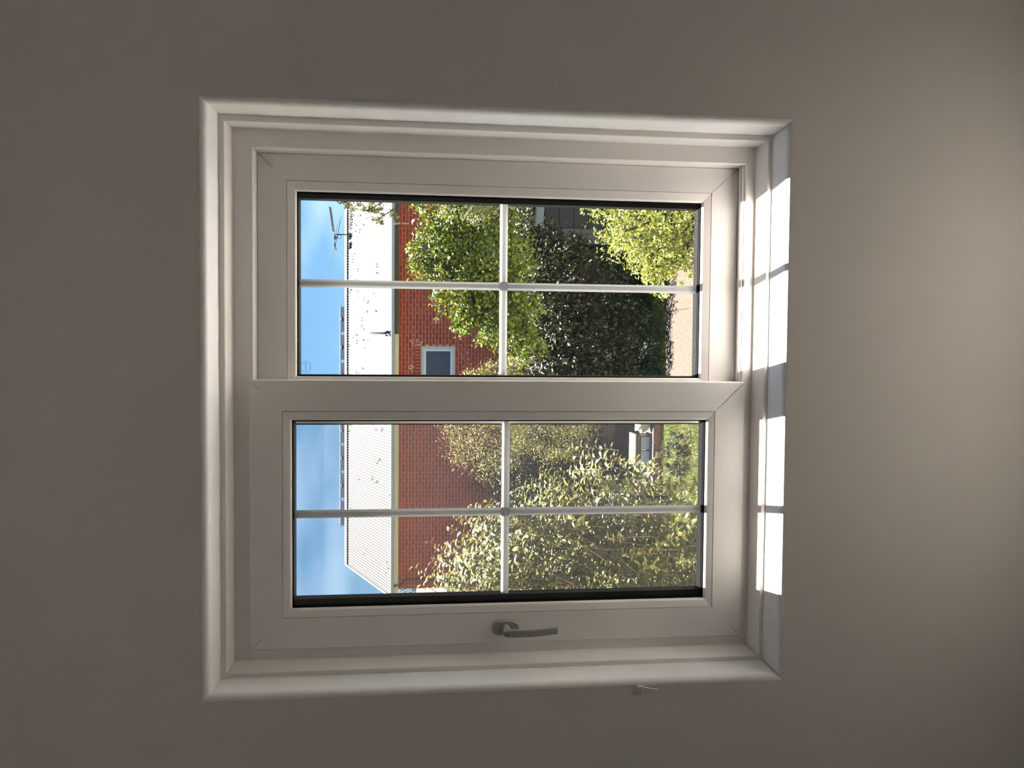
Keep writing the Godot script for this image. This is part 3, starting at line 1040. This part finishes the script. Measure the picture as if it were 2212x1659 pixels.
# leaves scattered through lobes [x, y, z, r]; returns poses and colours in the plant's own axes
func scatter(rng: RandomNumberGenerator, lobes: Array, count: int, size: Vector2, colors: Array, base: Vector3, inner := 0.45) -> Array:
	var total := 0.0
	for b in lobes: total += b[3] * b[3] * (b[4] if b.size() > 4 else 1.0)
	var poses := []
	var cols := []
	for b in lobes:
		var n := int(count * b[3] * b[3] * (b[4] if b.size() > 4 else 1.0) / total)
		# small tufts inside each lobe so that the crown breaks up
		var tufts := []
		for k in maxi(6, n / 28):
			var d := rand_dir(rng)
			tufts.append(d * b[3] * lerpf(inner, 1.0, pow(rng.randf(), 0.6)))
		for k in n:
			var tf: Vector3 = tufts[rng.randi() % tufts.size()]
			var o: Vector3 = tf + Vector3(rng.randfn(0, 1), rng.randfn(0, 1), rng.randfn(0, 1)) * b[3] * 0.105
			var p: Vector3 = Vector3(b[0], b[1], b[2]) + o - base
			var outw := o.normalized()
			var along := (rand_dir(rng) + outw * 0.7 + Vector3(0, -0.15, 0)).normalized()
			var face := (Vector3(0, 0.8, 0) + outw * 0.5 + rand_dir(rng) * 0.9).normalized()
			poses.append(leaf_pose(p, along, face, rng.randf_range(size.x, size.y)))
			var c: Color = colors[rng.randi() % colors.size()]
			cols.append(c * rng.randf_range(0.75, 1.2))
	return [poses, cols]

func stems(t: Node3D, base: Vector3, lobes: Array, r: float, rng: RandomNumberGenerator, m: Material) -> void:
	var top := Vector3.ZERO
	for b in lobes: top += Vector3(b[0], b[1], b[2]) - base
	top /= lobes.size()
	var fork := Vector3(top.x * 0.3, top.y * 0.86, top.z * 0.4)
	var st := begin(true)
	tube(st, [Vector3(0, -0.05, 0), fork * 0.5 + Vector3(0.03, 0, 0.02), fork, top], [r * 1.25, r, r * 0.8, r * 0.35], 9)
	obj("trunk", st, m, t)
	for b in lobes:
		var e := Vector3(b[0], b[1], b[2]) - base
		var f := fork.lerp(top, rng.randf_range(0.0, 0.6))
		st = begin(true)
		tube(st, [f, f.lerp(e, 0.5) + Vector3(0, -0.04, 0) + rand_dir(rng) * 0.05, e, e + (e - f).normalized() * b[3] * 0.6], [r * 0.5, r * 0.35, r * 0.22, r * 0.06], 6)
		obj("branch", st, m, t)

func plant(called: String, label: String, category: String, base: Vector3, lobes: Array, count: int, size: Vector2, colors: Array, mesh: Mesh, m: Material, seed_: int, trunk := 0.06, inner := 0.45, group := "") -> Node3D:
	var rng := RandomNumberGenerator.new()
	rng.seed = seed_
	var t := thing(called, label, category, base, group)
	stems(t, base, lobes, trunk, rng, M.bark_dark if trunk > 0.022 else M.bark)
	var s := scatter(rng, lobes, count, size, colors, base, inner)
	tag(copies("foliage", mesh, m, s[0], s[1], t), "", "", "", "stuff")
	return t

# shoots: a thin stem with leaves along it, leaves drooping to the sides
func shoot(rng: RandomNumberGenerator, p: Vector3, dir: Vector3, length: float, leaves: int, size: Vector2, colors: Array, poses: Array, cols: Array, stem: SurfaceTool) -> void:
	var bend := rand_dir(rng) * 0.25
	var pts := []
	for k in 5:
		var s := k / 4.0
		pts.append(p + (dir + bend * s * 0.5) * length * s)
	tube(stem, pts, [0.0032, 0.0028, 0.0024, 0.0018, 0.0009], 5)
	for k in leaves:
		var s := 0.12 + 0.9 * k / leaves
		var at: Vector3 = p + (dir + bend * s * 0.5) * length * s
		var a := k * 2.4 + rng.randf() * 0.6
		var u := dir.cross(Vector3(0.3, 0.1, 1)).normalized()
		var v := dir.cross(u)
		var side := (u * cos(a) + v * sin(a))
		var along := (side * 0.95 + dir * rng.randf_range(0.2, 0.8) + Vector3(0, -0.15, 0)).normalized()
		var face := (dir * 0.8 + Vector3(0, 0.5, 0) - side * 0.2 + rand_dir(rng) * 0.35).normalized()
		poses.append(leaf_pose(at, along, face, rng.randf_range(size.x, size.y) * (1.0 - 0.45 * s * s)))
		var c: Color = colors[rng.randi() % colors.size()]
		if s > 0.75: c = c.lerp(Color(0.23, 0.19, 0.017), 0.5)
		cols.append(c * rng.randf_range(0.8, 1.15))

func make_plants() -> void:
	var broad := leaf_shape(0.33, 0.35, 0.25, 4)
	var fine := leaf_shape(0.28, 0.4, 0.2, 3)
	var pointed := leaf_shape(0.19, 0.5, 0.35, 6)
	var lance := leaf_shape(0.25, 0.4, 0.3, 6)
	var green := [Color(0.119, 0.172, 0.018), Color(0.082, 0.122, 0.022), Color(0.163, 0.215, 0.022), Color(0.068, 0.094, 0.025), Color(0.178, 0.151, 0.022)]
	var olive := [Color(0.137, 0.157, 0.055), Color(0.094, 0.114, 0.046), Color(0.194, 0.179, 0.039), Color(0.072, 0.086, 0.039)]
	var yellow := [Color(0.275, 0.247, 0.066), Color(0.227, 0.214, 0.066), Color(0.316, 0.261, 0.083), Color(0.165, 0.165, 0.066)]
	var lime := [Color(0.257, 0.275, 0.050), Color(0.200, 0.231, 0.050), Color(0.300, 0.290, 0.056), Color(0.143, 0.171, 0.044)]
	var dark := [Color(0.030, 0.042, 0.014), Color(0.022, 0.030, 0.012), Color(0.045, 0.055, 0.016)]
	var teal := [Color(0.035, 0.07, 0.045), Color(0.05, 0.09, 0.05), Color(0.03, 0.055, 0.04)]
	plant("leafy_tree", "glossy green leafy tree in front of the red brick wall", "tree", Vector3(3.2, LAWN, -10.9),
		[[1.5, 0.58, -10.6, 0.80], [1.35, 1.2, -10.5, 0.5], [0.9, 0.85, -10.5, 0.46], [0.55, 0.8, -10.5, 0.30], [2.15, 0.95, -10.7, 0.6], [0.75, 0.25, -10.6, 0.55], [0.4, 0.3, -10.5, 0.40], [0.1, -0.1, -10.5, 0.3, 0.8]],
		21000, Vector2(0.045, 0.08), green, broad, M.leaf_gloss, 101, 0.05, 0.2)
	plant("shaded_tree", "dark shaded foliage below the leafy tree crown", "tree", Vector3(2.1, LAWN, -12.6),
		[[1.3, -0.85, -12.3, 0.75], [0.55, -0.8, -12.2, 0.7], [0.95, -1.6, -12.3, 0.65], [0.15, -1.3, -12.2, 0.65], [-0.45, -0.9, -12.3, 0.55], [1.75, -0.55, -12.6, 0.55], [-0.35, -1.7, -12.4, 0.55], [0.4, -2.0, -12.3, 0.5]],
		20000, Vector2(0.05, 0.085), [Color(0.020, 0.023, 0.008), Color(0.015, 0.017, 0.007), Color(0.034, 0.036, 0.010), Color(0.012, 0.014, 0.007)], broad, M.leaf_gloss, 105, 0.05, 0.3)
	plant("overhanging_tree", "narrow-leaved olive tree reaching in at the right window edge", "tree", Vector3(2.7, LAWN, -8.4),
		[[1.9, 1.0, -8.2, 0.40], [2.1, 0.6, -8.3, 0.5], [1.72, 0.85, -8.1, 0.24], [1.95, 2.1, -8.2, 0.26, 1.2], [1.74, 2.28, -8.1, 0.13, 2.0], [1.66, 2.02, -8.05, 0.13, 2.0], [1.54, 1.95, -8.05, 0.09, 2.0], [1.57, 1.82, -8.05, 0.07, 2.0], [1.76, 2.42, -8.1, 0.08, 2.0], [2.3, 1.45, -8.4, 0.45]],
		7500, Vector2(0.026, 0.048), olive, pointed, M.leaf, 102, 0.024, 0.3)
	plant("yellow_bush", "fine-leaved pale yellow bush beside the neighbour's window", "bush", Vector3(-1.15, LAWN, -13.2),
		[[-1.45, 0.25, -13.2, 0.80], [-0.78, 0.12, -13.0, 0.62], [-0.6, 0.45, -13.0, 0.36], [-0.55, -0.4, -13.0, 0.55], [-1.2, -0.9, -13.1, 0.8]],
		20000, Vector2(0.03, 0.05), yellow, fine, M.leaf, 103, 0.07, 0.6)
	plant("lime_shrub", "bright yellow-green shrub in front of the dark shed", "shrub", Vector3(1.75, LAWN, -6.6),
		[[1.55, -0.95, -6.6, 0.72], [1.0, -0.85, -6.5, 0.32], [0.78, -0.95, -6.45, 0.20], [1.75, -0.25, -6.7, 0.34], [1.25, -0.62, -6.5, 0.32], [1.25, -1.35, -6.5, 0.42], [0.98, -1.15, -6.45, 0.24], [1.95, -0.6, -6.7, 0.6], [1.6, -1.7, -6.6, 0.6, 0.6], [1.7, -2.5, -6.6, 0.7, 0.3]],
		21000, Vector2(0.028, 0.050), lime, fine, M.leaf_gloss, 104, 0.05, 0.5)
	# dark hedge plants in the background
	var spots := [[3.3, -0.9, 1.1], [2.1, -1.0, 1.1], [0.9, -0.9, 1.15], [-0.3, -1.0, 1.1], [-2.9, -0.9, 1.2], [-4.1, -0.9, 1.2], [-5.4, -0.9, 1.2]]
	var says := ["beside the garden shed", "second from the garden shed", "behind the leafy tree", "beyond the pink path", "behind the garden table", "behind the leafy shrub", "below the corner downpipe of the brick house"]
	for k in spots.size():
		var s: Array = spots[k]
		var z := -16.6 if k in [1, 2, 3] else (-18.3 if k == 4 else -17.0)
		if k == 0: z = -16.6
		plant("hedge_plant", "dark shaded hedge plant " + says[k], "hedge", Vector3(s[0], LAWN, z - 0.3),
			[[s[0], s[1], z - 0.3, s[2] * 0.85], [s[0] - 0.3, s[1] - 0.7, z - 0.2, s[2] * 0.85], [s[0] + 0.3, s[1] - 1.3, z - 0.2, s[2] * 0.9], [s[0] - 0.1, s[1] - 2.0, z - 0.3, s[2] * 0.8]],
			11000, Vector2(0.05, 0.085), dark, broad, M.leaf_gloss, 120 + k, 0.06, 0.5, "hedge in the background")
	plant("teal_bush", "low bluish-green bush beside the pink path", "bush", Vector3(-0.35, LAWN, -15.7),
		[[-0.3, -3.25, -15.7, 0.45], [0.25, -3.35, -15.8, 0.35], [-0.75, -3.3, -15.6, 0.35]], 2200, Vector2(0.03, 0.06), teal, fine, M.leaf, 140, 0.03, 0.5)
	plant("silver_bush", "pale silvery bush beside the brick step", "bush", Vector3(-3.05, LAWN, -15.3),
		[[-3.05, -3.0, -15.3, 0.4], [-2.95, -2.55, -15.3, 0.3], [-3.35, -2.75, -15.3, 0.35]], 2400, Vector2(0.03, 0.055), [Color(0.12, 0.15, 0.11), Color(0.08, 0.11, 0.075), Color(0.14, 0.16, 0.09)], fine, M.leaf, 141, 0.03, 0.5)
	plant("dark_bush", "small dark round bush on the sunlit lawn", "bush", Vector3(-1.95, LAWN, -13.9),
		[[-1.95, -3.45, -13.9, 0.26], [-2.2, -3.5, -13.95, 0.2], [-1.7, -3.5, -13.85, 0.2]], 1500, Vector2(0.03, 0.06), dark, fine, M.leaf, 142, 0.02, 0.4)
	plant("far_tree", "distant grey-green tree past the brick house corner", "tree", Vector3(-10.6, LAWN, -37),
		[[-11.0, 1.4, -37, 1.1], [-12.2, 1.8, -37, 1.2], [-10.5, 0.6, -37, 0.9]], 2600, Vector2(0.10, 0.18), olive, fine, M.leaf, 143, 0.15, 0.4)
	near_shrub(lance)

func near_shrub(mesh: Mesh) -> void:
	var rng := RandomNumberGenerator.new()
	rng.seed = 777
	var base := Vector3(-2.0, LAWN, -4.6)
	var t := thing("leafy_shrub", "tall glossy shrub with pointed leaves close behind the insect screen", "shrub", base)
	var lobes := [[-1.95, 0.75, -4.5, 0.45], [-1.5, 0.1, -4.4, 0.45], [-2.1, 0.1, -4.6, 0.6], [-1.2, -0.25, -4.4, 0.35], [-1.7, -0.5, -4.5, 0.5], [-2.2, -0.6, -4.6, 0.5]]
	stems(t, base, lobes, 0.045, rng, M.bark)
	var colors := [Color(0.149, 0.178, 0.031), Color(0.097, 0.127, 0.031), Color(0.193, 0.208, 0.034), Color(0.068, 0.089, 0.031), Color(0.119, 0.127, 0.070)]
	# outline of the shrub seen from the window: left, bottom, right boundary by height
	var poses := []
	var cols := []
	var stem := begin(true)
	for k in 620:
		var y := rng.randf_range(-1.0, 1.15)
		# how far the shrub reaches to the right at this height
		var edge := -1.75
		for q in [[-1.0, -1.3, -0.6, -0.95], [-0.6, -0.95, 0.1, -0.84], [0.1, -0.84, 0.5, -0.98], [0.5, -0.98, 0.86, -1.2], [0.86, -1.2, 1.07, -1.45], [1.07, -1.45, 1.2, -1.75]]:
			if y >= q[0] and y < q[2]: edge = lerpf(q[1], q[3], (y - q[0]) / (q[2] - q[0]))
		var x := lerpf(edge, -2.2, pow(rng.randf(), 0.72))
		var z := -4.5 + rng.randf_range(-0.5, 0.5)
		var dir := (Vector3(rng.randf_range(-0.15, 0.55), 1.0, rng.randf_range(-0.2, 0.5)) + rand_dir(rng) * 0.3).normalized()
		shoot(rng, Vector3(x, y, z) - base, dir, rng.randf_range(0.24, 0.42), rng.randi_range(12, 17), Vector2(0.06, 0.092), colors, poses, cols, stem)
	# single shoots that stand free of the mass
	for q in [[-0.72, 0.02, 0.42, 0.15], [-0.80, 0.0, 0.36, 0.1], [-0.86, -0.3, 0.4, 0.25], [-0.95, 0.25, 0.34, -0.2], [-1.55, 1.0, 0.45, 0.5], [-1.75, 1.15, 0.45, 0.45], [-1.3, 0.7, 0.42, 0.5], [-1.05, 0.35, 0.4, 0.3], [-1.2, 0.55, 0.35, 0.6], [-0.9, -0.62, 0.42, 0.9], [-1.05, -0.75, 0.4, 1.0], [-1.4, -0.85, 0.35, 0.2]]:
		shoot(rng, Vector3(q[0], q[1], -4.3) - base, Vector3(q[3], 1.0 if q[3] < 0.8 else 0.45, 0.1).normalized(), q[2], 15, Vector2(0.06, 0.085), colors, poses, cols, stem)
	obj("twigs", stem, M.twig, t)
	# the leaves that show largest are single leaves, the rest one mass
	var order := []
	for k in poses.size(): order.append(k)
	order.sort_custom(func(a, b): return (poses[a] as Transform3D).origin.z > (poses[b] as Transform3D).origin.z)
	var rest_p := []
	var rest_c := []
	var tones := []
	for c in colors:
		var m := leaf_mat(0.42, 0.65, 0.34)
		m.vertex_color_use_as_albedo = false
		m.albedo_color = (c as Color).linear_to_srgb()
		tones.append(m)
	for i in order.size():
		var k: int = order[i]
		if i < 296:
			var o := mi("leaf", mesh, tones[i % tones.size()], t)
			o.transform = poses[k]
		else:
			rest_p.append(poses[k]); rest_c.append(cols[k])
	tag(copies("foliage", mesh, M.leaf_soft, rest_p, rest_c, t), "", "", "", "stuff")

func _ready() -> void:
	set_camera_and_light()
	make_materials()
	make_room()
	make_ground()
	make_house()
	make_window()
	make_roof_things()
	make_garden()
	make_plants()
